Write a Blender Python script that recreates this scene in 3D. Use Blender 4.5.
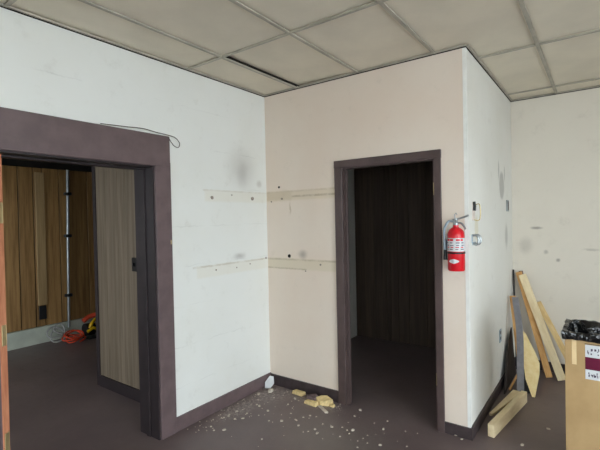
import bpy, bmesh, math, random
from mathutils import Vector, Matrix
random.seed(7)
for o in list(bpy.data.objects): bpy.data.objects.remove(o)
S = bpy.context.scene
C = S.collection

# ------------------------------------------------------------------ camera
cam_d = bpy.data.cameras.new('camera'); cam = bpy.data.objects.new('camera', cam_d); C.objects.link(cam)
yaw, pit, rol = -0.6289, -0.0141, -0.0205
fw = Vector((math.sin(yaw)*math.cos(pit), math.cos(yaw)*math.cos(pit), math.sin(pit)))
r0 = Vector((math.cos(yaw), -math.sin(yaw), 0)); u0 = r0.cross(fw)
rr = math.cos(rol)*r0 + math.sin(rol)*u0; uu = -math.sin(rol)*r0 + math.cos(rol)*u0
M = Matrix((rr, uu, -fw)).transposed().to_4x4(); M.translation = Vector((2.5834, -3.0189, 1.5651))
cam.matrix_world = M
cam_d.sensor_width = 36; cam_d.lens = 36*415.45/600; cam_d.clip_start = 0.05
S.camera = cam

# ------------------------------------------------------------------ world, light, exposure
W = bpy.data.worlds.new('overcast_sky'); S.world = W; W.use_nodes = True
bg = W.node_tree.nodes['Background']; bg.inputs[0].default_value = (0.83, 0.93, 1.0, 1); bg.inputs[1].default_value = 7.0
def portal(name, loc, rot, sx, sy):
    d = bpy.data.lights.new(name, 'AREA'); d.shape = 'RECTANGLE'; d.size = sx; d.size_y = sy
    d.cycles.is_portal = True
    o = bpy.data.objects.new(name, d); C.objects.link(o); o.location = loc; o.rotation_euler = rot
portal('daylight_portal', (3.2, -4.66, 1.275), (math.radians(90), 0, 0), 1.2, 2.35)
portal('daylight_portal.001', (5.56, -2.6, 1.35), (math.radians(90), 0, math.radians(90)), 3.7, 2.5)
portal('added_window_portal', (-1.9, -4.66, 1.575), (math.radians(90), 0, 0), 2.4, 1.35)  # portal for the added side-room window
S.view_settings.view_transform = 'Standard'; S.view_settings.look = 'None'
S.view_settings.exposure = 0.45; S.view_settings.gamma = 1.0; S.view_settings.use_curve_mapping = False

# ------------------------------------------------------------------ materials
def lin(c):
    return tuple(((v/255)/12.92 if v/255 <= .04045 else ((v/255+.055)/1.055)**2.4) for v in c)
class NT:
    def __init__(s, name, rough=.6, spec=.3, metal=0):
        s.m = bpy.data.materials.new(name); s.m.use_nodes = True; s.t = s.m.node_tree
        s.b = s.t.nodes['Principled BSDF']
        s.b.inputs['Roughness'].default_value = rough; s.b.inputs['Specular IOR Level'].default_value = spec
        s.b.inputs['Metallic'].default_value = metal
        s._c = None
    def n(s, ty, **k):
        x = s.t.nodes.new(ty)
        for a, v in k.items(): setattr(x, a, v)
        return x
    def put(s, sock, v):
        if isinstance(v, bpy.types.NodeSocket): s.t.links.new(v, sock)
        elif v is not None: sock.default_value = v
    def math(s, op, a, b=None, c=None, clamp=False):
        x = s.n('ShaderNodeMath', operation=op); x.use_clamp = clamp
        s.put(x.inputs[0], a); s.put(x.inputs[1], b)
        if c is not None: s.put(x.inputs[2], c)
        return x.outputs[0]
    def coord(s, kind='Object'):
        if s._c is None: s._c = s.n('ShaderNodeTexCoord')
        return s._c.outputs[kind]
    def mapped(s, scale, kind='Object', loc=None):
        x = s.n('ShaderNodeMapping'); s.put(x.inputs[0], s.coord(kind)); x.inputs['Scale'].default_value = scale
        if loc is not None: s.put(x.inputs['Location'], loc)
        return x.outputs[0]
    def noise(s, scale=5, detail=4, vec=None, rough=.55):
        x = s.n('ShaderNodeTexNoise'); x.inputs['Scale'].default_value = scale; x.inputs['Detail'].default_value = detail
        x.inputs['Roughness'].default_value = rough
        s.put(x.inputs['Vector'], vec if vec is not None else s.coord())
        return x.outputs['Fac']
    def rng(s, v, a, b, c=0., d=1., smooth=True):
        x = s.n('ShaderNodeMapRange'); x.interpolation_type = 'SMOOTHSTEP' if smooth else 'LINEAR'
        s.put(x.inputs[0], v)
        for i, q in enumerate((a, b, c, d)): s.put(x.inputs[i+1], q)
        return x.outputs[0]
    def mix(s, f, a, b, blend='MIX'):
        x = s.n('ShaderNodeMix', data_type='RGBA', blend_type=blend)
        s.put(x.inputs[0], f)
        for i, q in ((6, a), (7, b)):
            s.put(x.inputs[i], q if isinstance(q, bpy.types.NodeSocket) else (*q[:3], 1))
        return x.outputs[2]
    def color(s, v): s.put(s.b.inputs['Base Color'], v if isinstance(v, bpy.types.NodeSocket) else (*v[:3], 1)); return s
    def rough(s, v): s.put(s.b.inputs['Roughness'], v)
    def bump(s, h, strength=.2, dist=.002):
        x = s.n('ShaderNodeBump'); x.inputs['Strength'].default_value = strength; x.inputs['Distance'].default_value = dist
        s.put(x.inputs['Height'], h); s.t.links.new(x.outputs[0], s.b.inputs['Normal'])
    def xyz(s, warp=0, wscale=20):
        x = s.n('ShaderNodeSeparateXYZ'); s.put(x.inputs[0], s.coord())
        if not warp: return x.outputs[0], x.outputs[1], x.outputs[2]
        w = s.math('MULTIPLY', s.math('SUBTRACT', s.noise(wscale, 3), .5), warp)
        return tuple(s.math('ADD', x.outputs[i], w) for i in range(3))
    def rect(s, a, b, a0, a1, b0, b1, soft=.004):
        f = None
        for v, lo, hi in ((a, a0, a1), (b, b0, b1)):
            for q in (s.rng(v, lo-soft, lo+soft), s.rng(v, hi-soft, hi+soft, 1., 0.)):
                f = q if f is None else s.math('MULTIPLY', f, q)
        return f
    def blob(s, a, b, ca, cb, ra, rb, k0=.2):
        da = s.math('DIVIDE', s.math('SUBTRACT', a, ca), ra); db = s.math('DIVIDE', s.math('SUBTRACT', b, cb), rb)
        d = s.math('SQRT', s.math('ADD', s.math('MULTIPLY', da, da), s.math('MULTIPLY', db, db)))
        return s.rng(d, k0, 1., 1., 0.)

MATS = {}
def plain(name, c, rough=.6, spec=.3, metal=0, var=.12, scale=12, bump=0, bs=60):
    if name in MATS: return MATS[name]
    k = NT(name, rough, spec, metal); c = lin(c)
    f = k.noise(scale, 5)
    k.color(k.mix(k.rng(f, .3, .7), tuple(v*(1-var) for v in c), tuple(min(1, v*(1+var)) for v in c)))
    if bump: k.bump(k.noise(bs, 3), bump)
    MATS[name] = k.m; return k.m

def wood(name, c1, c2, scale=(30, 30, 2), rough=.55, spec=.25, hue=.25, bump=.15):
    k = NT(name, rough, spec)
    oi = k.n('ShaderNodeObjectInfo')
    off = k.n('ShaderNodeCombineXYZ')
    for i in range(3): k.put(off.inputs[i], k.math('MULTIPLY', oi.outputs['Random'], 7.3+3*i))
    v = k.mapped(scale, 'Object', off.outputs[0])
    a = k.noise(1.0, 6, v, .65)
    col = k.mix(k.rng(a, .28, .72), lin(c1), lin(c2))
    g = k.math('ADD', k.math('MULTIPLY', oi.outputs['Random'], hue), 1-hue/2)
    gc = k.n('ShaderNodeCombineColor')
    for i in range(3): k.put(gc.inputs[i], g)
    k.color(k.mix(1., col, gc.outputs[0], 'MULTIPLY'))
    k.bump(a, bump, .002)
    MATS[name] = k.m; return k.m

def wall_paint(name, base, stain, marks=None):
    """old off-white emulsion: cloudy stains, faint roller texture and the marks the wall carries"""
    k = NT(name, .62, .25)
    f = k.rng(k.noise(1.1, 5), .35, .75)
    col = k.mix(k.math('MULTIPLY', f, .55), lin(base), lin(stain))
    f2 = k.rng(k.noise(7, 6, None, .7), .55, .8)
    col = k.mix(k.math('MULTIPLY', f2, .18), col, lin((150, 140, 122)))
    if marks:
        for fac, c in marks(k): col = k.mix(fac, col, lin(c))
    k.color(col); k.bump(k.noise(45, 4), .12, .003)
    MATS[name] = k.m; return k.m

def marks_left(k):
    x, y, z = k.xyz(.05, 9); xs, ys, zs = k.xyz(.012, 40)
    patchy = k.rng(k.noise(18, 4), .25, .6)
    m = k.math('MULTIPLY'
               , k.rect(ys, zs, -.76, -.006, 1.725, 1.815, .014), .3)
    yield m, (222, 214, 192)
    yield k.math('MULTIPLY', k.rect(ys, zs, -.78, -.006, 1.81, 1.822, .006), k.math('MULTIPLY', patchy, .3)), (176, 160, 128)
    yield k.math('MULTIPLY', k.rect(ys, zs, -.86, -.006, 1.11, 1.205, .012), .28), (222, 214, 192)
    yield k.math('MULTIPLY', k.rect(ys, zs, -.9, -.006, 1.192, 1.206, .005), k.math('MULTIPLY', patchy, .4)), (165, 150, 120)
    yield k.math('MULTIPLY', k.blob(y, z, -.33, 2.02, .26, .26, .0), .30), (140, 132, 122)
    yield k.math('MULTIPLY', k.blob(y, z, -.32, 1.97, .09, .17, .0), .2), (120, 112, 104)
    yield k.math('MULTIPLY', k.blob(y, z, -.38, 1.25, .11, .045, .0), .5), (140, 135, 128)
    yield k.math('MULTIPLY', k.blob(y, z, -.1, 1.9, .05, .05), .35), (150, 140, 128)
    # faint courses of old tile work showing through the paint
    br = k.math('FRACT', k.math('MULTIPLY', z, 1/.305)); ln = k.rect(br, br, .0, .03, .0, .03, .012)
    yield k.math('MULTIPLY', ln, k.math('MULTIPLY', k.rng(k.noise(3, 3), .45, .65), .13)), (120, 120, 115)

def marks_part(k):
    x, y, z = k.xyz(.05, 9); xs, ys, zs = k.xyz(.014, 38)
    patchy = k.rng(k.noise(18, 4), .25, .6)
    yield k.math('MULTIPLY', k.rect(xs, zs, .005, .77, 1.74, 1.825, .012), .4), (208, 192, 158)
    yield k.math('MULTIPLY', k.rect(xs, zs, .0, .3, 1.74, 1.822, .02), .22), (178, 156, 118)
    yield k.math('MULTIPLY', k.rect(xs, zs, .3, .77, 1.765, 1.782, .006), k.math('MULTIPLY', patchy, .5)), (150, 128, 98)
    yield k.math('MULTIPLY', k.rect(xs, zs, .0, .77, 1.815, 1.828, .008), k.math('MULTIPLY', patchy, .3)), (168, 146, 112)
    yield k.math('MULTIPLY', k.rect(xs, zs, .005, .77, 1.11, 1.205, .012), .35), (205, 196, 160)
    yield k.math('MULTIPLY', k.rect(xs, zs, .0, .77, 1.19, 1.205, .007), k.math('MULTIPLY', patchy, .45)), (160, 142, 104)
    yield k.math('MULTIPLY', k.rect(xs, zs, .0, .45, 1.108, 1.12, .004), k.math('MULTIPLY', patchy, .5)), (160, 142, 104)
    yield k.math('MULTIPLY', k.blob(x, z, .41, 1.245, .07, .06, .0), .55), (128, 118, 104)
    yield k.math('MULTIPLY', k.blob(x, z, .28, 1.67, .014, .08), .5), (170, 148, 112)

def marks_return(k):
    x, y, z = k.xyz(.04, 12)
    yield k.math('MULTIPLY', k.blob(y, z, 1.22, 1.84, .13, .15, .7), .5), (138, 136, 130)
    yield k.math('MULTIPLY', k.blob(y, z, 1.09, 1.97, .03, .12, .4), .45), (120, 118, 114)
    yield k.math('MULTIPLY', k.blob(y, z, 1.36, 1.96, .03, .10, .4), .4), (120, 118, 114)
    yield k.math('MULTIPLY', k.blob(y, z, 1.42, 1.36, .1, .16, .3), .5), (158, 156, 150)
    yield k.math('MULTIPLY', k.blob(y, z, .24, 1.47, .07, .12, .5), .45), (214, 202, 160)

def marks_back(k):
    x, y, z = k.xyz(.03, 14)
    for ca, cb, ra, rb, f in ((2.05, 1.43, .075, .02, .65), (2.23, 1.11, .025, .025, .6), (2.13, 1.19, .03, .03, .4), (2.5, 1.22, .09, .02, .3), (1.95, 1.25, .09, .12, .22)):
        yield k.math('MULTIPLY', k.blob(x, z, ca, cb, ra, rb), f), (120, 114, 104)

M_left = wall_paint('paint_left', (232, 233, 229), (222, 221, 212), marks_left)
M_part = wall_paint('paint_partition', (231, 218, 204), (224, 203, 185), marks_part)
M_ret = wall_paint('paint_return', (234, 233, 227), (224, 221, 211), marks_return)
M_back = wall_paint('paint_back', (228, 221, 208), (216, 207, 192), marks_back)
M_paint = wall_paint('paint_plain', (224, 221, 212), (208, 203, 192))
M_casing = plain('plum_gloss_paint', (104, 88, 89), .42, .4, var=.12, scale=9, bump=.1)
M_casing2 = plain('brown_gloss_paint', (84, 69, 67), .45, .4, var=.14, scale=9, bump=.1)
M_jamb = plain('dark_jamb', (50, 42, 44), .45, .35, var=.15, scale=9)  # jamb lining and side-room trim, darker than the casing
M_bbdark = plain('dark_brown_vinyl', (66, 56, 57), .5, .35, var=.18, scale=14)
M_bead = plain('white_bead_paint', (238, 237, 232), .55, .3, var=.04)
M_tile = plain('ceiling_tile_face', (230, 221, 203), .85, .15, var=.05, scale=2.5, bump=.35, bs=130)
M_tee = plain('grid_metal', (180, 174, 160), .6, .3, var=.16, scale=6)
M_gap = plain('gap_black', (40, 37, 34), .9, .1)  # black of backing walls; also the shade painted into ceiling gaps
M_slab = plain('plenum_dark', (70, 66, 60), .9, .1)
M_brass = plain('tarnished_brass', (190, 172, 128), .4, .5, .7)
M_steel = plain('dull_steel', (165, 170, 172), .4, .5, .75)
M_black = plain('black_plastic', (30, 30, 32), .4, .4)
M_plug = plain('rusty_plug', (150, 138, 128), .8, .1, var=.3, scale=80)
M_hole = plain('hole_dark', (34, 30, 28), .95, .05)
M_red = plain('extinguisher_red', (214, 26, 40), .28, .5, var=.05)
M_white = plain('label_white', (216, 218, 220), .5, .3, var=.05)
M_maroon = plain('label_maroon', (96, 20, 50), .6, .2, var=.1)
M_ink = plain('label_ink', (84, 74, 92), .6, .2)
M_grey = plain('bracket_grey_blue', (160, 176, 188), .5, .4, .2)
M_concrete = plain('pavement', (196, 194, 190), .9, .1)
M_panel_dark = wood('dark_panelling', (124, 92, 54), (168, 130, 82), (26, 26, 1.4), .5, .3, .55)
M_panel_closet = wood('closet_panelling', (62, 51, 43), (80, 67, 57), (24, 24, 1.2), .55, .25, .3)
M_panel_light = wood('light_oak_panelling', (106, 93, 77), (136, 121, 103), (34, 34, 1.2), .5, .3, .14)
M_strip = wood('batten_wood', (150, 122, 84), (178, 148, 104), (30, 30, 1.5), .5, .3, .1)
M_pine = wood('pine', (216, 182, 124), (238, 212, 160), (6, 26, 26), .6, .2, .12)
M_pine2 = wood('pale_pine', (222, 200, 158), (238, 220, 182), (6, 26, 26), .6, .2, .1)
M_orange = wood('orange_pine', (196, 146, 90), (224, 178, 118), (6, 26, 26), .6, .2, .1)
M_ply = wood('plywood', (232, 204, 144), (244, 222, 170), (20, 4, 20), .6, .2, .1)
M_brown = wood('brown_board', (92, 76, 66), (128, 106, 90), (6, 26, 26), .6, .2, .1)
M_darkboard = plain('charcoal_board', (56, 49, 46), .7, .2, var=.2)
M_greystrip = plain('grey_vinyl', (128, 126, 130), .5, .3, var=.14, scale=18)
M_doorwood = wood('raw_door_edge', (180, 112, 82), (216, 150, 114), (30, 30, 3), .7, .15, .05)
M_skirt = plain('sage_white_paint', (196, 200, 184), .55, .3, var=.08, scale=6)
M_chip = plain('plaster', (196, 186, 172), .85, .1, var=.2, scale=30, bump=.3)
M_foam = plain('yellow_foam', (224, 200, 146), .85, .1, var=.16, scale=40, bump=.5)
M_stone = plain('mauve_grout', (116, 100, 100), .85, .1, var=.2, scale=40, bump=.4)
M_cord = plain('orange_cord', (206, 74, 46), .5, .3)
M_cable = plain('grey_cable', (170, 168, 164), .5, .3)
M_yellow = plain('tool_yellow', (232, 186, 28), .4, .4)
M_wire = plain('copper_dark_wire', (74, 62, 56), .5, .4)

def floor_mat():
    k = NT('floor_paint', .5, .4)
    a = k.rng(k.noise(1.3, 6, None, .6), .3, .7); b = k.rng(k.noise(9, 7, None, .75), .45, .8); c = k.rng(k.noise(60, 4, None, .8), .6, .8)
    col = k.mix(a, lin((102, 88, 88)), lin((116, 102, 100)))
    col = k.mix(k.math('MULTIPLY', b, .4), col, lin((132, 118, 113)))
    col = k.mix(k.math('MULTIPLY', c, .3), col, lin((140, 128, 120)))
    x, y, z = k.xyz(.12, 7); grit = k.rng(k.noise(38, 6, None, .8), .42, .62)
    for m in (k.blob(x, y, .14, -.16, .30, .28, .1), k.blob(x, y, .12, -.55, .16, .42, .1), k.blob(x, y, .6, -.12, .4, .1, .1)):
        col = k.mix(k.math('MULTIPLY', k.math('MULTIPLY', m, grit), .75), col, lin((176, 166, 158)))
    for m in (k.blob(x, y, 1.05, -.55, .75, .4, .0),):      # scuffed patch, with the floor's gloss reflection painted in as paler grey
        col = k.mix(k.math('MULTIPLY', m, .45), col, lin((134, 127, 119)))
    k.color(col); k.rough(k.rng(b, 0, 1, .42, .66)); k.bump(k.noise(30, 5), .25, .004)
    return k.m
M_floor = floor_mat()
def cardboard():
    k = NT('cardboard', .8, .15)
    w = k.n('ShaderNodeTexWave'); w.inputs['Scale'].default_value = 60; w.bands_direction = 'Z'; w.inputs['Distortion'].default_value = .4
    k.put(w.inputs[0], k.coord())
    f = k.rng(k.noise(4, 5), .3, .7)
    k.color(k.mix(f, lin((172, 142, 100)), lin((188, 158, 114)))); k.bump(w.outputs['Fac'], .06, .001)
    return k.m
M_card = cardboard()
M_tape = plain('paper_tape', (222, 196, 150), .6, .3, var=.08)
M_flap = plain('cardboard_print', (226, 214, 206), .8, .15, var=.08, scale=30)
def bag():
    k = NT('bin_bag', .10, .6); k.color(lin((9, 9, 11))); k.bump(k.noise(16, 3, None, .5), .5, .03); return k.m
M_bag = bag()
def glass():
    k = NT('window_glass', .02, .5); t = k.t
    tr = k.n('ShaderNodeBsdfTransparent'); gl = k.n('ShaderNodeBsdfGlossy'); gl.inputs['Roughness'].default_value = .02
    mx = k.n('ShaderNodeMixShader'); mx.inputs[0].default_value = .05
    t.links.new(tr.outputs[0], mx.inputs[1]); t.links.new(gl.outputs[0], mx.inputs[2])
    t.links.new(mx.outputs[0], t.nodes['Material Output'].inputs[0]); return k.m
M_glass = glass()

# ------------------------------------------------------------------ builders
def base_of(p):
    v = Vector((0, 0, 0))
    while p is not None: v += p.location; p = p.parent
    return v
def obj(name, bm, mat, parent=None, smooth=False, origin=None):
    """bm is in world coordinates; it is stored relative to the parent (or to origin)"""
    me = bpy.data.meshes.new(name)
    o = bpy.data.objects.new(name, me); C.objects.link(o)
    base = base_of(parent) if parent is not None else Vector((0, 0, 0))
    org = Vector(origin) if origin is not None else base
    bmesh.ops.translate(bm, verts=bm.verts, vec=-org)
    bmesh.ops.recalc_face_normals(bm, faces=bm.faces)
    bm.to_mesh(me); bm.free(); me.materials.append(mat)
    if smooth:
        for p in me.polygons: p.use_smooth = True
        try: me.set_sharp_from_angle(angle=math.radians(38))
        except Exception: pass
    o.parent = parent; o.location = org - base
    return o
def bxm(bm, lo, hi, bev=0):
    r = bmesh.ops.create_cube(bm, size=1.0); vs = r['verts']
    lo = Vector(lo); hi = Vector(hi); c = (lo+hi)/2; d = hi-lo
    for v in vs: v.co = Vector((v.co.x*d.x, v.co.y*d.y, v.co.z*d.z)) + c
    if bev:
        es = list({e for v in vs for e in v.link_edges})
        bmesh.ops.bevel(bm, geom=es, offset=bev, segments=1, affect='EDGES', profile=.5)
    return bm
def box(name, lo, hi, mat, parent=None, bev=0, origin=None):
    return obj(name, bxm(bmesh.new(), lo, hi, bev), mat, parent, origin=origin)
def boxes(name, lst, mat, parent=None):
    bm = bmesh.new()
    for lo, hi in lst: bxm(bm, lo, hi)
    return obj(name, bm, mat, parent)
def struct(o): o['kind'] = 'structure'; return o
def tag(o, label, cat, group=None):
    o['label'] = label; o['category'] = cat
    if group: o['group'] = group
    return o
def thing(name, label, cat, loc, group=None):
    o = bpy.data.objects.new(name, None); C.objects.link(o); o.location = loc; o.empty_display_size = .05
    return tag(o, label, cat, group)
def tube(bm, pts, rad, seg=8, closed=False):
    pts = [Vector(p) for p in pts]; rings = []; n = len(pts); prev = None
    for i, p in enumerate(pts):
        if closed: t = pts[(i+1) % n] - pts[i-1]
        else: t = pts[min(i+1, n-1)] - pts[max(i-1, 0)]
        t.normalize()
        if prev is None:
            a = Vector((0, 0, 1)) if abs(t.z) < .9 else Vector((1, 0, 0))
            prev = t.cross(a).normalized()
        nr = (prev - t*prev.dot(t)).normalized(); prev = nr; bn = t.cross(nr)
        rd = rad[i] if isinstance(rad, (list, tuple)) else rad
        rings.append([bm.verts.new(p + rd*(math.cos(2*math.pi*k/seg)*nr + math.sin(2*math.pi*k/seg)*bn)) for k in range(seg)])
    m = n if closed else n-1
    for i in range(m):
        A, B = rings[i], rings[(i+1) % n]
        for k in range(seg): bm.faces.new((A[k], A[(k+1) % seg], B[(k+1) % seg], B[k]))
    if not closed:
        bm.faces.new(rings[0][::-1]); bm.faces.new(rings[-1])
    return bm
def lathe(bm, c, prof, seg=28, ang0=0, ang1=2*math.pi):
    full = abs(ang1-ang0-2*math.pi) < 1e-6; n = seg if full else seg+1; rings = []
    for r, z in prof:
        rings.append([bm.verts.new((c[0]+r*math.cos(ang0+(ang1-ang0)*k/seg), c[1]+r*math.sin(ang0+(ang1-ang0)*k/seg), c[2]+z)) for k in range(n)])
    for A, B in zip(rings, rings[1:]):
        for k in range(seg): bm.faces.new((A[k], A[(k+1) % n], B[(k+1) % n], B[k]))
    return bm
def spline(pts, n=8):
    P = [Vector(p) for p in pts]; P = [2*P[0]-P[1]] + P + [2*P[-1]-P[-2]]; out = []
    for i in range(1, len(P)-2):
        for k in range(n):
            t = k/n
            out.append(.5*((2*P[i]) + (P[i+1]-P[i-1])*t + (2*P[i-1]-5*P[i]+4*P[i+1]-P[i+2])*t*t + (3*P[i]-P[i-1]-3*P[i+1]+P[i+2])*t**3))
    out.append(P[-2]); return out

# ------------------------------------------------------------------ the setting
H = 2.74; LP = 1.83; DB = 1.754; XR = 5.5; YF = -4.6; CB = 1.88
YJ = -1.24; YN = -2.84; OT = 1.955          # cased opening in the left wall
struct(box('floor', (-3.62, YF-.12, -.1), (XR+.12, 2.6, 0), M_floor))
struct(box('ground', (-6, -16, -.32), (18, 9, -.12), M_concrete))
wl = struct(boxes('wall_left', [((-.22, YJ+.02, 0), (0, .05, 2.80)), ((-.22, .05, 0), (-.07, 2.6, 2.80)), ((-.22, YF, 0), (0, YN-.02, 2.80)), ((-.22, YN-.02, OT+.02), (0, YJ+.02, 2.80))], M_left))
DX0, DX1, DT = .850, 1.592, 1.975           # closet doorway
wp = struct(boxes('wall_partition', [((0, 0, 0), (DX0-.02, .06, H)), ((DX1+.02, 0, 0), (LP-.003, .06, H)), ((DX0-.02, 0, DT+.02), (DX1+.02, .06, H))], M_part))
wr = struct(boxes('wall_return', [((LP-.12, .06, 0), (LP, 2.6, H)), ((LP-.003, 0, 0), (LP, .06, H))], M_ret))
wb = struct(box('wall_back', (LP, DB, 0), (XR, DB+.14, H), M_back))
wc = struct(box('wall_closet', (-.07, CB, 0), (LP-.12, CB+.1, H), M_gap))
# daylight walls behind and beside the camera; side-room opening added for light
struct(boxes('wall_front', [((-3.62, YF-.12, 0), (-3.1, YF, 2.80)), ((-.7, YF-.12, 0), (2.6, YF, 2.80)), ((-3.1, YF-.12, 0), (-.7, YF, .90)), ((-3.1, YF-.12, 2.25), (-.7, YF, 2.80)), ((3.8, YF-.12, 0), (XR+.12, YF, 2.80)), ((2.6, YF-.12, 0), (3.8, YF, .1)), ((2.6, YF-.12, 2.45), (3.8, YF, 2.80))], M_paint))
struct(boxes('wall_right', [((XR, YF, 0), (XR+.12, -4.45, 2.80)), ((XR, -.75, 0), (XR+.12, DB+.14, 2.80)), ((XR, -4.45, 0), (XR+.12, -.75, .1)), ((XR, -4.45, 2.6), (XR+.12, -.75, 2.80))], M_paint))
def window(n, horiz, a0, a1, fix, zt, k, zb=.10):
    def bb(a, b, z0, z1, t0, t1):
        return ((a, fix+t0, z0), (b, fix+t1, z1)) if horiz else ((fix+t0, a, z0), (fix+t1, b, z1))
    lst = [bb(a0, a1, zb, zb+.05, -.09, -.03), bb(a0, a1, zt-.05, zt, -.09, -.03)]
    for i in range(k+1):
        c = a0 + (a1-a0)*i/k; c = min(max(c, a0+.03), a1-.03); lst.append(bb(c-.03, c+.03, zb+.05, zt-.05, -.09, -.03))
    w = struct(boxes('window_%d' % n, lst, M_steel))
    for i in range(k):
        box('pane', *bb(a0+(a1-a0)*i/k+.03, a0+(a1-a0)*(i+1)/k-.03, zb+.05, zt-.05, -.063, -.057), M_glass, w)
window(1, True, 2.6, 3.8, YF, 2.45, 1); window(2, False, -4.45, -.75, XR+.12, 2.6, 3); window(3, True, -3.1, -.7, YF, 2.25, 2, .90)  # third window is unseen, added to brighten the side room

# ---- ceiling: tiles and grid
ce = struct(boxes('ceiling', [((-.22, YF-.12, 2.80), (XR+.12, 2.6, 2.86)), ((-.22, 1.884, H+.0005), (XR+.12, 1.90, 2.80))], M_slab))
XS = [0] + [.3825+.6165*i for i in range(9)]; XS = [x for x in XS if x < XR-.1] + [XR]
YS = [YF, -3.329, -2.119, -.909, .301, 1.486, CB]
tmesh = {}
for i in range(len(XS)-1):
    for j in range(len(YS)-1):
        dx, dy = round(XS[i+1]-XS[i]-.006, 4), round(YS[j+1]-YS[j]-.006, 4)
        c = Vector(((XS[i]+XS[i+1])/2, (YS[j]+YS[j+1])/2, 2.7475))
        if (dx, dy) not in tmesh:
            t = box('ceiling_tile', (-dx/2, -dy/2, 0), (dx/2, dy/2, .015), M_tile, ce, .002); tmesh[(dx, dy)] = t.data
        else:
            t = bpy.data.objects.new('ceiling_tile', tmesh[(dx, dy)]); C.objects.link(t); t.parent = ce
        t.location = c + Vector((0, 0, random.uniform(0, .002)))
        if i == 1 and j == 3:      # the lifted tile by the corner, its edge out of the grid
            t.rotation_euler = (0, math.radians(1.7), 0); t.location.z += .0105
        elif random.random() < .5:
            t.rotation_euler = (math.radians(random.uniform(0, .12)), 0, 0); t.location.z += .0015
for x in XS[1:-1]:
    y1 = 0 if x < LP else DB
    box('grid_runner', (x-.012, YF, 2.735), (x+.012, y1, 2.744), M_tee, ce)
    box('runner_web', (x-.0015, YF, 2.744), (x+.0015, y1, 2.79), M_gap, ce)  # web coloured black so the gap beside it reads dark
for y in YS[1:-1]:
    x0 = 0 if y < 0 else LP
    box('cross_tee', (x0, y-.012, 2.7352), (XR, y+.012, 2.7438), M_tee, ce)
a, tk = .02, .004
for lo, hi in (((0, YF, 2.7335), (a, 0, 2.7435)), ((0, -a, 2.7336), (LP, 0, 2.7434)), ((LP, 0, 2.7337), (LP+a, DB, 2.7433)), ((LP, DB-a, 2.7338), (XR, DB, 2.7432))):
    box('edge_angle', lo, hi, M_tee, ce)
box('edge_shadow_strip', (0, YF, 2.728), (.006, 0, 2.7334), M_gap, ce)  # black strips drawn in for the shadow line under the ceiling edge
box('edge_shadow_strip', (0, -.006, 2.728), (LP+.004, 0, 2.7334), M_gap, ce)
box('edge_shadow_strip', (LP, 0, 2.728), (LP+.006, DB, 2.7334), M_gap, ce)
box('edge_shadow_strip', (LP, DB-.006, 2.728), (XR, DB, 2.7334), M_gap, ce)

# ---- side room seen through the cased opening
struct(box('ceiling_side_room', (-3.62, YF, 2.45), (-.22, 2.6, 2.55), M_slab))
wf = struct(box('wall_far', (-3.62, YF, 0), (-3.445, 2.6, 2.45), M_gap))
wid = [.176, .111, .207, .105, .28]; y = -.849; edges = [y]
i = 0
while y < 1.6: y += wid[i % 5]; edges.append(y); i += 1
y = -.849; i = 4
while y > -3.2: y -= wid[i % 5]; edges.insert(0, y); i -= 1
for e0, e1 in zip(edges, edges[1:]):
    box('panel_plank', (-3.445, e0+.006, .22), (-3.42, e1-.006, 2.31), M_panel_dark, wf, .003)
box('panel_plank', (-3.445, edges[0]+.003, 2.315), (-3.40, edges[-1]-.003, 2.45), M_gap, wf)
struct(box('baseboard_far', (-3.445, -3.3, 0), (-3.405, 1.7, .215), M_skirt))
struct(box('wall_side_end', (-3.62, 2.5, 0), (-.22, 2.6, 2.45), M_gap))
ww = struct(box('wall_side_partition', (-1.36, -.93, 0), (-.22, -.85, 2.45), M_gap))
px = [-1.335, -1.173, -.969, -.84, -.62, -.42, -.222]
for e0, e1 in zip(px, px[1:]):
    box('panel_plank', (e0+.0012, -.945, .105), (e1-.0012, -.93, 2.45), M_panel_light, ww, .002)
box('corner_trim', (-1.385, -.955, 0), (-1.335, -.845, 2.45), M_jamb, ww, .003)
struct(box('baseboard_side_partition', (-1.335, -.955, 0), (-.222, -.93, .104), M_jamb))
sw = thing('switch_plate', 'dark switch plate on pale panelled wall beyond the wide opening', 'switch', (-.70, -.946, 1.2))
box('plate', (-.745, -.957, 1.14), (-.665, -.946, 1.26), M_black, sw, .003)
box('toggle', (-.712, -.972, 1.185), (-.698, -.957, 1.215), M_black, sw, .002)

# ---- closet interior
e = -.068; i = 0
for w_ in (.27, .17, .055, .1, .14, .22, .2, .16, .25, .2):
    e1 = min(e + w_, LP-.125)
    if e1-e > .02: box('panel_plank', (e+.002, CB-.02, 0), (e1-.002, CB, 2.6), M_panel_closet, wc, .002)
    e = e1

# ---- trim: wide cased opening in the left wall
t1 = struct(boxes('trim_1', [((-.225, YJ, 0), (.004, YJ+.02, OT)), ((-.225, YN-.02, 0), (.004, YN, OT)), ((-.225, YN-.02, OT), (.004, YJ+.02, OT+.02))], M_jamb))
box('side_casing', (0, YJ+.011, 0), (.022, -1.098, 2.0), M_casing, t1, .003)
box('side_casing', (0, YN-.15, 0), (.022, YN-.011, 2.0), M_casing, t1, .003)
box('head_casing', (0, YN-.16, OT+.009), (.025, -1.102, 2.19), M_casing, t1, .004)
box('door_stop', (-.13, YJ-.012, 0), (-.09, YJ, OT), M_jamb, t1, .002)
box('door_stop', (-.13, YN, OT-.012), (-.09, YJ, OT), M_jamb, t1, .002)
box('strike_plate', (.022, -1.115, 1.40), (.0235, -1.105, 1.43), M_brass, t1)
box('back_casing', (-.24, YJ+.011, 0), (-.22, -1.12, 2.1), M_casing, t1, .003)
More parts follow.
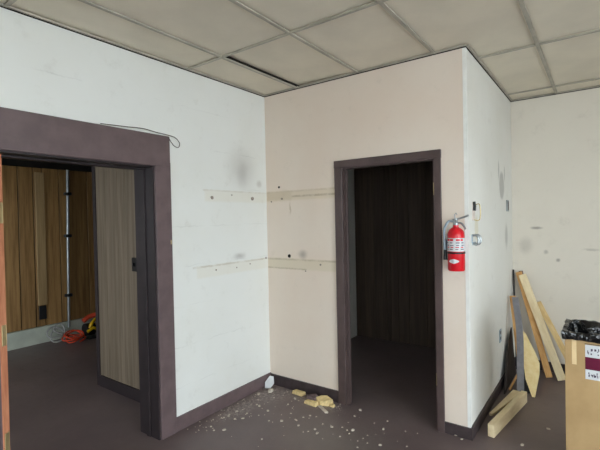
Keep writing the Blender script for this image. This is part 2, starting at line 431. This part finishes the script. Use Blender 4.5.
# ---- trim: closet doorway
t2 = struct(boxes('trim_2', [((DX0-.02, -.004, 0), (DX0, .062, DT)), ((DX1, -.004, 0), (DX1+.02, .062, DT)), ((DX0-.02, -.004, DT), (DX1+.02, .062, DT+.02))], M_casing2))
box('side_casing', (.766, -.02, 0), (DX0-.01, 0, DT+.01), M_casing2, t2, .003)
box('side_casing', (DX1+.01, -.02, 0), (1.652, 0, DT+.01), M_casing2, t2, .003)
box('head_casing', (.764, -.022, DT+.008), (1.654, 0, 2.045), M_casing2, t2, .003)
box('door_stop', (DX0, .030, 0), (DX0+.006, .052, DT), M_casing2, t2, .002)
box('door_stop', (DX1-.010, .030, 0), (DX1, .052, DT), M_casing2, t2, .002)
for z in (.33, 1.72): box('hinge_plate', (DX1+.002, -.0056, z), (DX1+.012, -.004, z+.09), M_brass, t2)
# ---- baseboards and corner bead
struct(box('baseboard_left', (0, -1.098, 0), (.014, -.001, .105), M_casing))
struct(box('baseboard_left_near', (0, YF, 0), (.014, YN-.15, .105), M_casing))
struct(boxes('baseboard_partition', [((.014, -.013, 0), (.766, 0, .098))], M_bbdark))
struct(boxes('baseboard_corner', [((1.652, -.013, 0), (LP+.013, 0, .08))], M_bbdark))
struct(box('baseboard_return', (LP, 0, 0), (LP+.013, DB, .085), M_bbdark))
struct(box('baseboard_back', (LP+.013, DB-.013, 0), (XR, DB, .095), M_bbdark))
struct(boxes('trim_corner_bead', [((LP-.022, -.0022, .081), (LP+.0022, 0, 2.727)), ((LP, 0, .086), (LP+.0022, .022, 2.727))], M_bead))

# ---- wall fixings and holes (parts of the walls)
def disc(name, wall, c, axis, r, mat, depth=.004):
    bm = bmesh.new(); n = 10; d = Vector(axis)*depth; c = Vector(c)
    a = d.orthogonal().normalized(); b = d.normalized().cross(a)
    R0 = [bm.verts.new(c + r*random.uniform(.85, 1.1)*(math.cos(2*math.pi*k/n)*a + math.sin(2*math.pi*k/n)*b)) for k in range(n)]
    R1 = [bm.verts.new(v.co*1.0 + d) for v in R0]
    bm.faces.new(R1)
    for k in range(n): bm.faces.new((R0[k], R0[(k+1) % n], R1[(k+1) % n], R1[k]))
    return obj(name, bm, mat, wall)
for x, z, r in ((.155, 1.865, .011), (.261, 1.229, .016)): disc('anchor_hole', wp, (x, 0, z), (0, -1, 0), r, M_hole)
for x, z, r in ((.187, 1.757, .011), (.06, 1.735, .007), (.60, 1.165, .008), (.44, 1.10, .006)): disc('screw_plug', wp, (x, 0, z), (0, -1, 0), r, M_plug)
for y, z, r in ((-.685, 1.757, .015), (-.20, 1.762, .017), (-.46, 1.785, .006), (-.66, 1.16, .007), (-.42, 1.155, .006), (-.25, 1.17, .006), (-.03, 1.205, .009)):
    disc('screw_plug', wl, (0, y, z), (1, 0, 0), r, M_plug)

# ------------------------------------------------------------------ folding door leaf at the opening's near side
E0 = Vector((0.02, -2.165, 0)); bdir = Vector((-.86, -.51, 0)).normalized(); nrm = Vector((-bdir.y, bdir.x, 0))   # nrm points to +y/-x side
d1 = bpy.data.objects.new('door_1', None); C.objects.link(d1); d1.location = E0; d1['kind'] = 'structure'
def slab(name, s0, s1, t0, t1, z0, z1, mat, parent, org=E0, bd=bdir, bev=.002):
    bm = bxm(bmesh.new(), (s0, t0, z0), (s1, t1, z1), bev); nn = Vector((-bd.y, bd.x, 0))
    for v in bm.verts: v.co = Vector(org) + bd*v.co.x + nn*v.co.y + Vector((0, 0, v.co.z))
    return obj(name, bm, mat, parent)
lf = slab('leaf', .002, .62, -.0, .044, .012, 1.94, M_casing, d1)
slab('leaf_edge', -.004, .002, .0, .044, .012, 1.94, M_doorwood, d1)
for z in (.36, .93, 1.575):
    slab('hinge', -.0065, -.004, .006, .036, z, z+.11, M_brass, d1)
K0 = E0 + bdir*.66; b2 = (Vector((-.10, -2.80, 0)) - K0).normalized()
slab('leaf', .03, .60, -.05, -.006, .012, 1.94, M_casing, d1, K0, b2)

# ------------------------------------------------------------------ fire extinguisher
FX, FY = 1.772, -.088
fe = thing('fire_extinguisher', 'red fire extinguisher with white label hung beside the closet doorway', 'extinguisher', (FX, FY, 1.19))
r = .056
obj('cylinder', lathe(bmesh.new(), (FX, FY, 1.19), [(0, .006), (.04, .004), (.05, 0), (r, .008), (r, .245), (.053, .262), (.044, .28), (.030, .293), (.018, .30), (.018, .312), (0, .312)]), M_red, fe, True)
def band(name, z0, z1, mat, rad=r+.0012, a0=0, a1=2*math.pi, par=fe):
    return obj(name, lathe(bmesh.new(), (FX, FY, 1.19), [(rad-.001, z0), (rad, z0), (rad, z1), (rad-.001, z1)], 28, a0, a1), mat, par, True)
lb = band('instruction_label', .135, .225, M_white, a0=math.radians(180), a1=math.radians(372))
for i, (z, ht, m) in enumerate(((.206, .013, M_red), (.190, .006, M_ink), (.174, .005, M_ink), (.160, .006, M_red), (.147, .005, M_ink))):
    for q in range(4):
        a0 = math.radians(205+q*36+random.uniform(0, 8)); bandw = math.radians(random.uniform(18, 28))
        band('print_line', z, z+ht, m, r+.0022, a0, a0+bandw, lb)
band('strap', .118, .130, M_black, r+.003)
bm = bmesh.new(); n = 20        # white lozenge low on the cylinder
vs = []
for k in range(n):
    t = 2*math.pi*k/n; aa = math.radians(268) + .62*math.cos(t)*abs(math.cos(t))**.25; zz = .068 + .017*math.sin(t)*(1-.35*abs(math.cos(t)))
    vs.append(bm.verts.new((FX+(r+.0014)*math.cos(aa), FY+(r+.0014)*math.sin(aa), 1.19+zz)))
cv = bm.verts.new((FX+(r+.004)*math.cos(math.radians(268)), FY+(r+.004)*math.sin(math.radians(268)), 1.19+.068))
for k in range(n): bm.faces.new((vs[k], vs[(k+1) % n], cv))
obj('lozenge_label', bm, M_white, fe)
vz = 1.19+.308
bm = bmesh.new(); lathe(bm, (FX, FY, vz), [(0, 0), (.017, 0), (.017, .02), (.013, .024), (.013, .05), (0, .05)], 16)
valve = obj('valve', bm, M_steel, fe, True)
bm = bmesh.new(); tube(bm, [(FX, FY-.012, vz+.03), (FX, FY-.032, vz+.03)], .014, 14)
obj('pressure_gauge', bm, M_steel, valve, True)
bm = bmesh.new(); tube(bm, spline([(FX-.02, FY, vz+.04), (FX+.03, FY-.002, vz+.05), (FX+.085, FY-.004, vz+.07)], 5), [.008]*5+[.007]*6, 6); obj('lever', bm, M_steel, fe, True)
bm = bmesh.new(); tube(bm, spline([(FX+.005, FY, vz+.02), (FX+.04, FY-.002, vz+.015), (FX+.065, FY-.004, vz-.025)], 5), .007, 6); obj('carry_handle', bm, M_steel, fe, True)
bm = bmesh.new(); tube(bm, [(FX-.004, FY, vz+.05), (FX-.008, FY, vz+.075), (FX+.002, FY-.002, vz+.088), (FX+.010, FY-.002, vz+.075)], .003, 6); obj('pull_pin', bm, M_steel, fe, True)
bm = bmesh.new(); tube(bm, spline([(FX-.012, FY-.002, vz+.03), (FX-.045, FY-.01, vz+.03), (FX-.072, FY-.014, vz-.02), (FX-.076, FY-.01, vz-.1), (FX-.072, FY-.01, vz-.18)], 6), .008, 8); hose = obj('hose', bm, M_grey, fe, True)
bm = bmesh.new(); tube(bm, [(FX-.072, FY-.01, vz-.165), (FX-.071, FY-.01, vz-.20), (FX-.070, FY-.01, vz-.235)], [.010, .012, .014], 10); obj('nozzle', bm, M_black, hose, True)
bm = bmesh.new(); bxm(bm, (FX-.088, -.006, 1.30), (FX-.05, 0, 1.44), .001); bxm(bm, (FX-.088, FY+.02, 1.33), (FX-.084, 0, 1.40)); bxm(bm, (FX-.03, FY+r-.002, 1.26), (FX+.03, 0, 1.46), .001)
obj('wall_bracket', bm, M_grey, fe)

# ------------------------------------------------------------------ fittings on the return wall
X = LP
hb = thing('hook_bracket', 'dark hook on pale metal bracket above the pipe clamp, return wall', 'bracket', (X, .15, 1.53))
bm = bmesh.new(); bxm(bm, (X, .115, 1.53), (X+.004, .185, 1.66), .001); obj('back_plate', bm, M_flap, hb)
bm = bmesh.new(); tube(bm, [(X+.012, .128, 1.665), (X+.016, .127, 1.63), (X+.014, .127, 1.60)], .010, 8); obj('hook', bm, M_black, hb, True)
bm = bmesh.new(); tube(bm, spline([(X+.004, .18, 1.64), (X+.035, .185, 1.645), (X+.04, .185, 1.56), (X+.03, .17, 1.53), (X+.004, .15, 1.535)], 6), .004, 6); obj('wire_bail', bm, M_brass, hb, True)
pc = thing('pipe_clamp', 'small steel pipe clamp with two prongs low on the return wall', 'clamp', (X, .15, 1.36))
bm = bmesh.new(); bxm(bm, (X, .09, 1.37), (X+.004, .11, 1.43), .001); bxm(bm, (X, .11, 1.352), (X+.004, .20, 1.374), .001); obj('back_plate', bm, M_grey, pc)
for yy in (.105, .165):
    bm = bmesh.new(); tube(bm, spline([(X+.004, yy, 1.425), (X+.035, yy, 1.42), (X+.045, yy, 1.39), (X+.035, yy, 1.36), (X+.004, yy+.015, 1.362)], 5), .008, 6); obj('prong', bm, M_steel, pc, True)
sl = thing('switch_box', 'narrow dark wall box near the far corner above leaning boards', 'switch', (X, 1.47, 1.6))
box('box_body', (X, 1.43, 1.60), (X+.012, 1.51, 1.71), M_steel, sl, .002)
box('opening', (X+.012, 1.445, 1.612), (X+.014, 1.495, 1.698), M_black, sl)
ol = thing('outlet_plate', 'small grey outlet plate low on the return wall beside leaning boards', 'outlet', (X, 1.05, .43))
box('plate', (X, 1.01, .42), (X+.006, 1.085, .535), M_grey, ol, .002)
for z in (.445, .495): box('socket', (X+.006, 1.03, z), (X+.008, 1.065, z+.025), M_black, ol)

# ------------------------------------------------------------------ wire on top of the wide casing
bm = bmesh.new()
tube(bm, spline([(.02, -1.62, 2.196), (.03, -1.45, 2.203), (.026, -1.32, 2.212), (.03, -1.22, 2.202), (.03, -1.12, 2.196), (.035, -1.06, 2.185), (.036, -1.025, 2.15), (.034, -1.035, 2.118), (.032, -1.07, 2.125), (.03, -1.10, 2.155), (.031, -1.115, 2.178)], 8), .0028, 6)
tag(obj('loose_wire', bm, M_wire, None, True, origin=(.03, -1.1, 2.19)), 'thin loose wire lying on the wide door casing, looped at its end', 'wire')

# ------------------------------------------------------------------ side room things
pp = thing('conduit_pipe', 'grey conduit pipe running down dark panelling beyond wide opening', 'pipe', (-3.40, -.27, .12))
bm = bmesh.new(); tube(bm, [(-3.39, -.245, 2.31), (-3.39, -.27, 1.2), (-3.39, -.285, .14)], .018, 10); obj('pipe', bm, M_steel, pp, True)
for z, y in ((1.98, -.252), (1.40, -.265), (.58, -.278)):
    bm = bmesh.new(); bxm(bm, (-3.42, y-.045, z-.02), (-3.366, y+.045, z+.02), .006); obj('pipe_strap', bm, M_black, pp)
bt = tag(box('wood_batten', (-3.419, -.655, .50), (-3.395, -.545, 2.25), M_strip, None, .004, (-3.41, -.6, .5)), 'short light brown batten hanging on dark panelling beyond wide opening', 'batten')
hl = tag(box('hole_patch', (-3.419, -.645, .31), (-3.405, -.555, .49), M_black, None, .005, (-3.41, -.6, .3)), 'small black patch below the batten on dark panelling', 'hole')  # flat dark patch standing for the hole below the broken batten
# cords
def coil(name, label, c, rad, loops, mat, tr, tilt, seed, grp=None):
    rnd = random.Random(seed); pts = []; n = 18
    for i in range(loops*n+1):
        a = 2*math.pi*i/n; l = i/n
        rr_ = rad*(1+.16*math.sin(l*2.3+seed)); zz = tr+.002+.012*l + .01*math.sin(a*2+l)
        p = Vector((rr_*math.cos(a)+.03*math.sin(l*1.7), rr_*math.sin(a)*1.15+.04*math.cos(l*2.1), 0))
        pts.append(Vector(c)+Vector((p.x*math.cos(tilt), p.y, zz + (p.x+rad)*math.sin(tilt)*-1 + 2*rad*max(0, math.sin(tilt)))))
    mz = min(p.z for p in pts)
    for p in pts: p.z += tr+.001-mz
    bm = bmesh.new(); tube(bm, pts, tr, 6)
    return tag(obj(name, bm, mat, None, True, origin=(c[0], c[1], 0)), label, 'cord', grp)
coil('extension_cord', 'coiled orange extension cord on floor below the conduit pipe', (-3.10, -.37, 0), .09, 4, M_cord, .010, .35, 2)
coil('power_cable', 'pale grey cable coil propped against sage baseboard by orange cord', (-3.31, -.46, 0), .085, 3, M_cable, .010, 1.0, 5)
# saw-like power tool
tc = Vector((-3.13, -.10, 0))
pt = thing('power_tool', 'yellow and black power tool on floor behind pale panelled wall', 'tool', tc)
def tb(nm, lo, hi, mat, bev=.01): box(nm, Vector(lo)+tc, Vector(hi)+tc, mat, pt, bev)
tb('base_plate', (-.12, -.10, 0), (.12, .14, .014), M_black, .004)
bm = bmesh.new(); tube(bm, [tc+Vector((-.02, -.09, .11)), tc+Vector((-.02, .03, .11))], .085, 18); obj('motor_housing', bm, M_black, pt, True)
bm = bmesh.new(); tube(bm, [tc+Vector((-.02, .03, .11)), tc+Vector((-.02, .14, .12))], [.07, .05], 14); obj('gear_case', bm, M_yellow, pt, True)
bm = bmesh.new(); tube(bm, spline([tc+Vector((.06, -.06, .14)), tc+Vector((.06, -.03, .20)), tc+Vector((.02, .05, .24)), tc+Vector((0, .13, .20)), tc+Vector((-.01, .14, .13))], 6), .022, 10); obj('handle', bm, M_yellow, pt, True)
bm = bmesh.new(); tube(bm, [tc+Vector((.07, -.10, .10)), tc+Vector((.075, -.02, .14)), tc+Vector((.08, .06, .10))], .02, 10); obj('front_grip', bm, M_yellow, pt, True)
bm = bmesh.new(); tube(bm, spline([tc+Vector((-.2, -.02, .19)), tc+Vector((-.19, .06, .24)), tc+Vector((-.16, .14, .26))], 5), .035, 8)
tag(obj('tool_bag', bm, M_cord, None, True, origin=tc), 'rolled red strap bundle behind the yellow and black tool', 'strap')

# ------------------------------------------------------------------ lumber in the far corner
def beam(name, label, p0, p1, w, t, mat, side=(0, 1, 0), grp='scrap boards in the far corner', cat='board', taper=None, ground=True):
    """board from foot p0 to top p1; t is measured along `side` (made square to the length), w across"""
    p0 = Vector(p0); p1 = Vector(p1); ax = (p1-p0); L = ax.length; ax.normalize()
    sd = Vector(side); sd = (sd - ax*sd.dot(ax)).normalized(); ac = ax.cross(sd)
    bm = bxm(bmesh.new(), (0, -w/2, -t/2), (L, w/2, t/2), min(w, t)*.08)
    if taper:
        for v in bm.verts:
            f = v.co.x/L; k = taper[0]*(1-f)+taper[1]*f; v.co.y *= k
    R = Matrix((ax, ac, sd)).transposed()
    o = obj(name, bm, mat, None)
    zmin = min((R @ v.co).z for v in o.data.vertices)
    o.matrix_world = Matrix.Translation(Vector((p0.x, p0.y, -zmin+.0005 if ground else p0.z))) @ R.to_4x4()
    return tag(o, label, cat, grp)
beam('pine_board', 'orange-toned narrow board leaning in corner, leftmost of the long boards', (2.165, 1.545, 0), (1.888, 1.722, .97), .055, .020, M_orange)
beam('pine_board', 'pale cream long board leaning in corner, second of the long boards', (2.270, 1.515, 0), (1.925, 1.690, .945), .07, .022, M_pine2)
beam('pine_board', 'shorter pale board leaning on back wall, nearest the cardboard box', (2.405, 1.575, 0), (2.060, 1.725, .675), .05, .020, M_pine)
beam('dark_stick', 'dark brown stick whose tip shows behind the long pale boards', (2.12, 1.665, 0), (1.905, 1.743, .985), .035, .010, M_brown, cat='stick')
beam('black_stick', 'thin black stick upright in the far corner', (1.872, 1.64, 0), (1.842, 1.715, 1.0), .024, .014, M_black, (1, 0, 0), cat='stick')
# dark panel against the return wall
def prism(name, label, pts, thick, n, mat, cat='board', grp='scrap boards in the far corner'):
    bm = bmesh.new(); n = Vector(n).normalized()*thick
    A = [bm.verts.new(Vector(p)) for p in pts]; B = [bm.verts.new(Vector(p)+n) for p in pts]
    bm.faces.new(A); bm.faces.new(B[::-1])
    for k in range(len(A)): bm.faces.new((A[k], A[(k+1) % len(A)], B[(k+1) % len(A)], B[k]))
    return tag(obj(name, bm, mat, None, origin=pts[0]), label, cat, grp)
prism('charcoal_board', 'dark charcoal board leaning flat against the return wall', [(1.875, .92, .002), (1.855, 1.20, .30), (1.846, 1.48, .46), (1.875, 1.50, .002)], .010, (1, 0, .06), M_darkboard)
beam('brown_offcut', 'brown offcut standing on end between charcoal board and grey strip', (1.925, 1.46, 0), (1.872, 1.455, .775), .055, .016, M_orange, (0, 1, 0), taper=(.25, 1))
# grey strip, slightly bowed
bm = bmesh.new(); cs = spline([(1.998, .985, .003), (1.982, 1.11, .24), (1.958, 1.25, .50), (1.902, 1.40, .775)], 6)
prev = None
for c in cs:
    q = [bm.verts.new(c+Vector(d)) for d in ((-.028, -.004, 0), (.028, -.004, .0), (.028, .004, .0), (-.028, .004, .0))]
    if prev:
        for k in range(4): bm.faces.new((prev[k], prev[(k+1) % 4], q[(k+1) % 4], q[k]))
    else: bm.faces.new(q[::-1])
    prev = q
bm.faces.new(prev)
tag(obj('grey_strip', bm, M_greystrip, None, origin=(2.01, 1.0, 0)), 'long bowed grey vinyl strip leaning beside the yellow plywood', 'strip', 'scrap boards in the far corner')
def ply_at(px_, py_, k=.55, y0=1.0):
    """point on the leaning plane y = y0 + k z seen at that spot of the pile"""
    d = fw + rr*((px_-300)/415.45) - uu*((py_-225)/415.45); o = M.translation
    t = (y0 + k*o.z - o.y)/(d.y - k*d.z); return o + d*t
PL = [ply_at(*q) for q in ((521.5, 330), (526, 335), (535, 353), (539.5, 364), (539.5, 375), (535, 398.5), (532, 398), (525.5, 380), (521.5, 350))]
mz = min(p.z for p in PL)
for p in PL: p.z -= mz - .001
prism('plywood_offcut', 'yellow pointed plywood offcut leaning in front of the long boards', PL, .012, (0, 1, -.55), M_ply)
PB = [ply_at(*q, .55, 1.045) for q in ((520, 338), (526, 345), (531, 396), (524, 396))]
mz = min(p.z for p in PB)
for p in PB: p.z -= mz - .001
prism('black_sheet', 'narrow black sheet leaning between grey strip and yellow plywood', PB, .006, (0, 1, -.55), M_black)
beam('timber_offcut', 'thick pale timber offcut lying on floor by the return wall', (1.937, .105, 0), (2.045, .86, 0), .09, .045, M_pine2, (1, -.14, 0))
beam('split_board', 'flat pale board with pointed end lying beside the thick timber', (1.868, .44, .02), (1.978, .98, .035), .075, .02, M_pine2, (0, 0, 1), taper=(.3, 1))
beam('thin_stake', 'thin orange stake propped behind the flat pointed board', (1.905, 1.03, 0), (1.95, 1.16, .105), .02, .012, M_orange, (1, 0, 0), cat='stake')

# ------------------------------------------------------------------ cardboard box with bin bag
BX0, BX1, BY0, BY1, BZ = 2.397, 2.86, -.10, .24, .822
cb = thing('cardboard_box', 'tall brown cardboard box used as a bin at right edge', 'box', (BX0, BY0, 0))
t = .006
bm = bmesh.new()
for lo, hi in (((BX0, BY0, .002), (BX1, BY0+t, BZ)), ((BX0, BY1-t, .002), (BX1, BY1, BZ)), ((BX0, BY0+t, .002), (BX0+t, BY1-t, BZ)), ((BX1-t, BY0+t, .002), (BX1, BY1-t, BZ)), ((BX0+t, BY0+t, .002), (BX1-t, BY1-t, .01))):
    bxm(bm, lo, hi, .0015)
obj('carton', bm, M_card, cb)
box('tape', (2.432, BY0-.0012, .675), (2.455, BY0, .822), M_tape, cb)
box('flap_slit', (2.495, BY0-.0011, .803), (2.72, BY0, .807), M_wire, cb)
lab = box('shipping_label', (2.497, BY0-.0014, .60), (2.79, BY0, .80), M_white, cb)
box('maroon_band', (2.497, BY0-.0022, .657), (2.79, BY0-.0014, .729), M_maroon, lab)
rnd = random.Random(3); bm = bmesh.new()
def stroke(x, z, w, h): bxm(bm, (x, BY0-.0024, z), (x+w, BY0-.0014, z+h))
x = 2.505
while x < 2.77:      # broken block capitals, above and below the band
    for z0, hh in ((.744, .040), (.614, .032)):
        for q in range(3): stroke(x+rnd.uniform(0, .010), z0+rnd.uniform(0, hh-.014), rnd.uniform(.003, .007), rnd.uniform(.004, .014))
    x += .015
obj('lettering', bm, M_ink, lab)['kind'] = 'stuff'
# bin bag: loft over the rim
rnd = random.Random(11); N = 120; bm = bmesh.new(); rings = []
def rim(s, off):
    w_, d_ = BX1-BX0+2*off, BY1-BY0+2*off; per = 2*(w_+d_); q = s*per; x0, y0 = BX0-off, BY0-off
    if q < w_: return Vector((x0+q, y0, 0))
    q -= w_
    if q < d_: return Vector((x0+w_, y0+q, 0))
    q -= d_
    if q < w_: return Vector((x0+w_-q, y0+d_, 0))
    return Vector((x0, y0+d_-(q-w_), 0))
ph = [rnd.uniform(0, 6.28) for _ in range(8)]
def wob(s, k): return .5*math.sin(2*math.pi*s*11+ph[0]+k)+.35*math.sin(2*math.pi*s*17+ph[1]-k*1.3)+.3*math.sin(2*math.pi*s*31+ph[2]+k*2)
for j, (off, z, wa, wz) in enumerate(((-.05, .30, .004, 0), (-.045, .60, .012, 0), (-.032, .78, .016, .004), (-.020, .84, .012, .006), (-.006, .866, .006, .007), (.008, .868, .005, .007), (.015, .855, .005, .004), (.014, .840, .004, .003), (.012, .822, .003, .005), (.006, .820, .001, .005))):
    ring = []
    for k in range(N):
        s = k/N; p = rim(s, off + max(wa*wob(s, j*.9), -off+.004 if off > .002 else -9)); p.z = z + wz*wob(s, j*.7+2); ring.append(bm.verts.new(p))
    rings.append(ring)
for A, B in zip(rings, rings[1:]):
    for k in range(N): bm.faces.new((A[k], A[(k+1) % N], B[(k+1) % N], B[k]))
bm.faces.new(rings[0])
tag(obj('bin_bag', bm, M_bag, None, True, origin=(BX0, BY0, .3)), 'black plastic bin bag lining the cardboard box and folded over its rim', 'bag')

# ------------------------------------------------------------------ rubble on the floor
def lump(bm, c, s, rnd, flat=.5):
    r_ = bmesh.ops.create_icosphere(bm, subdivisions=1, radius=1.0); a = rnd.uniform(0, 6.28)
    sx, sy, sz = s*rnd.uniform(.8, 1.3), s*rnd.uniform(.6, 1.0), s*flat*rnd.uniform(.7, 1.1)
    for v in r_['verts']:
        q = v.co*rnd.uniform(.75, 1.1); x, y = q.x*sx, q.y*sy
        v.co = Vector((x*math.cos(a)-y*math.sin(a)+c[0], x*math.sin(a)+y*math.cos(a)+c[1], max(-1, q.z)*sz))
    mz = min(v.co.z for v in r_['verts'])
    for v in r_['verts']: v.co.z += c[2]-mz+.0005
def floor_pt(px_, py_):
    d = fw + rr*((px_-300)/415.45) - uu*((py_-225)/415.45); o = M.translation; t_ = -o.z/d.z; q = o+d*t_; return (q.x, q.y, 0)
rnd = random.Random(21)
def chunk(name, label, at, pts, h, mat, cat, grp=None):
    bm = bmesh.new(); B = []; T = []
    for a, b in pts: B.append(bm.verts.new((at[0]+a, at[1]+b, .0005))); T.append(bm.verts.new((at[0]+a*rnd.uniform(.82, .98), at[1]+b*rnd.uniform(.82, .98), h*rnd.uniform(.75, 1.15))))
    bm.faces.new(B[::-1]); bm.faces.new(T)
    for k in range(len(B)): bm.faces.new((B[k], B[(k+1) % len(B)], T[(k+1) % len(B)], T[k]))
    return tag(obj(name, bm, mat, None, origin=(at[0], at[1], 0)), label, cat, grp)
chunk('foam_chunk', 'small oblong yellow chunk by the baseboard, nearest the room corner', (.375, -.055, 0), [(-.06, -.022), (.05, -.03), (.065, .02), (-.05, .03)], .03, M_foam, 'debris')
chunk('foam_chunk', 'largest yellow chunk on floor beside the closet doorway casing', (.665, -.085, 0), [(-.07, -.035), (.0, -.06), (.06, -.03), (.075, .03), (.0, .055), (-.05, .03)], .045, M_foam, 'debris')
chunk('foam_chunk', 'flat yellow chunk in front of the mauve lump', (.585, -.16, 0), [(-.065, -.02), (.06, -.03), (.065, .02), (-.06, .025)], .028, M_foam, 'debris')
chunk('grout_lump', 'mauve grey lump between the yellow chunks on the floor', (.565, -.105, 0), [(-.05, -.025), (.04, -.03), (.05, .02), (.0, .05), (-.045, .03)], .045, M_stone, 'debris')
chunk('wood_splinter', 'pale grey splinter lying before the largest yellow chunk', (.72, -.19, 0), [(-.07, .03), (-.05, .045), (.07, -.03), (.05, -.045)], .012, M_chip, 'debris')
chunk('foam_crumb', 'little yellow crumb touching the doorway casing', (.755, -.10, 0), [(-.02, -.012), (.018, -.016), (.02, .012), (-.012, .018)], .02, M_foam, 'debris')
tag(prism('plaster_flake', 'bluish white broken plaster flake propped in the room corner', [(.022, -.105, .045), (.030, -.045, .088), (.062, -.028, .082), (.085, -.05, .03), (.088, -.11, .004), (.045, -.135, .006)], .010, (.5, -.5, .6), M_white, 'debris', None), 'bluish white broken plaster flake propped in the room corner', 'debris')
bm = bmesh.new(); lump(bm, (.14, -.165, 0), .036, rnd, .5)
tag(obj('plaster_lump', bm, M_chip, None, origin=(.14, -.165, 0)), 'broken pale plaster lump lying just before the corner flake', 'debris')
chips = ((360, 411, .016), (352.8, 431, .017), (383.5, 430, .015), (380, 446, .017), (281.8, 422, .016), (317, 434, .014), (258.6, 395, .022), (259.4, 406.6, .018),
         (268, 411.6, .013), (296, 420.7, .015), (315, 430, .012), (298.4, 426, .013), (242.7, 419, .016), (234.7, 420, .014), (237, 412, .014), (228.7, 417, .014), (331.6, 427.6, .014),
         (294.8, 399.4, .014), (224, 431, .016), (211, 427, .013), (214, 431, .012), (548.5, 430, .015), (522, 446, .014), (462, 440, .012), (456, 436, .012), (247, 414, .012), (274, 398, .012), (340, 437, .010), (262, 440, .010), (310, 416, .012), (288, 405, .012))
CL = {(360, 411): 'pale plaster chip on the floor in the closet doorway', (548.5, 430): 'pale chip on floor between timber offcut and cardboard box',
      (522, 446): 'pale chip at the bottom edge, right of the partition corner', (462, 440): 'pale chip just in front of the partition corner, the right one', (456, 436): 'pale chip just in front of the partition corner, the left one',
      (352.8, 431): 'pale chip before the closet doorway, left of three', (383.5, 430): 'pale chip before the closet doorway, upper right of three', (380, 446): 'pale chip before the closet doorway, lowest of three'}
for a, b, s in chips:
    p = floor_pt(a, b); bm = bmesh.new(); lump(bm, p, s, rnd, .55)
    tag(obj('plaster_chip', bm, M_chip, None, origin=p), CL.get((a, b), 'small white plaster chip scattered on open floor before the room corner'), 'debris', 'white plaster chips on the floor')
bm = bmesh.new()
for i in range(250):
    f = rnd.random()
    if f < .45: y_ = -rnd.random()**1.5*1.0 - .03; x_ = .03 + abs(rnd.gauss(0, .10))
    elif f < .65: x_ = .05 + rnd.random()*.8; y_ = -.03 - abs(rnd.gauss(0, .06))
    else: x_ = rnd.uniform(.05, 1.5); y_ = -.05 - abs(rnd.gauss(0, .5))
    if y_ > -.02 or x_ < .02 or any((x_-a)**2+(y_-b)**2 < q*q for a, b, q in ((.375, -.055, .1), (.62, -.11, .17), (.72, -.19, .11), (.1, -.1, .14))): continue
    lump(bm, (x_, y_, 0), rnd.choice((.003, .004, .005, .007, .009)), rnd, .5)
o = tag(obj('plaster_crumbs', bm, M_chip, None), 'fine plaster crumbs and dust strewn along the baseboards', 'debris'); o['kind'] = 'stuff'
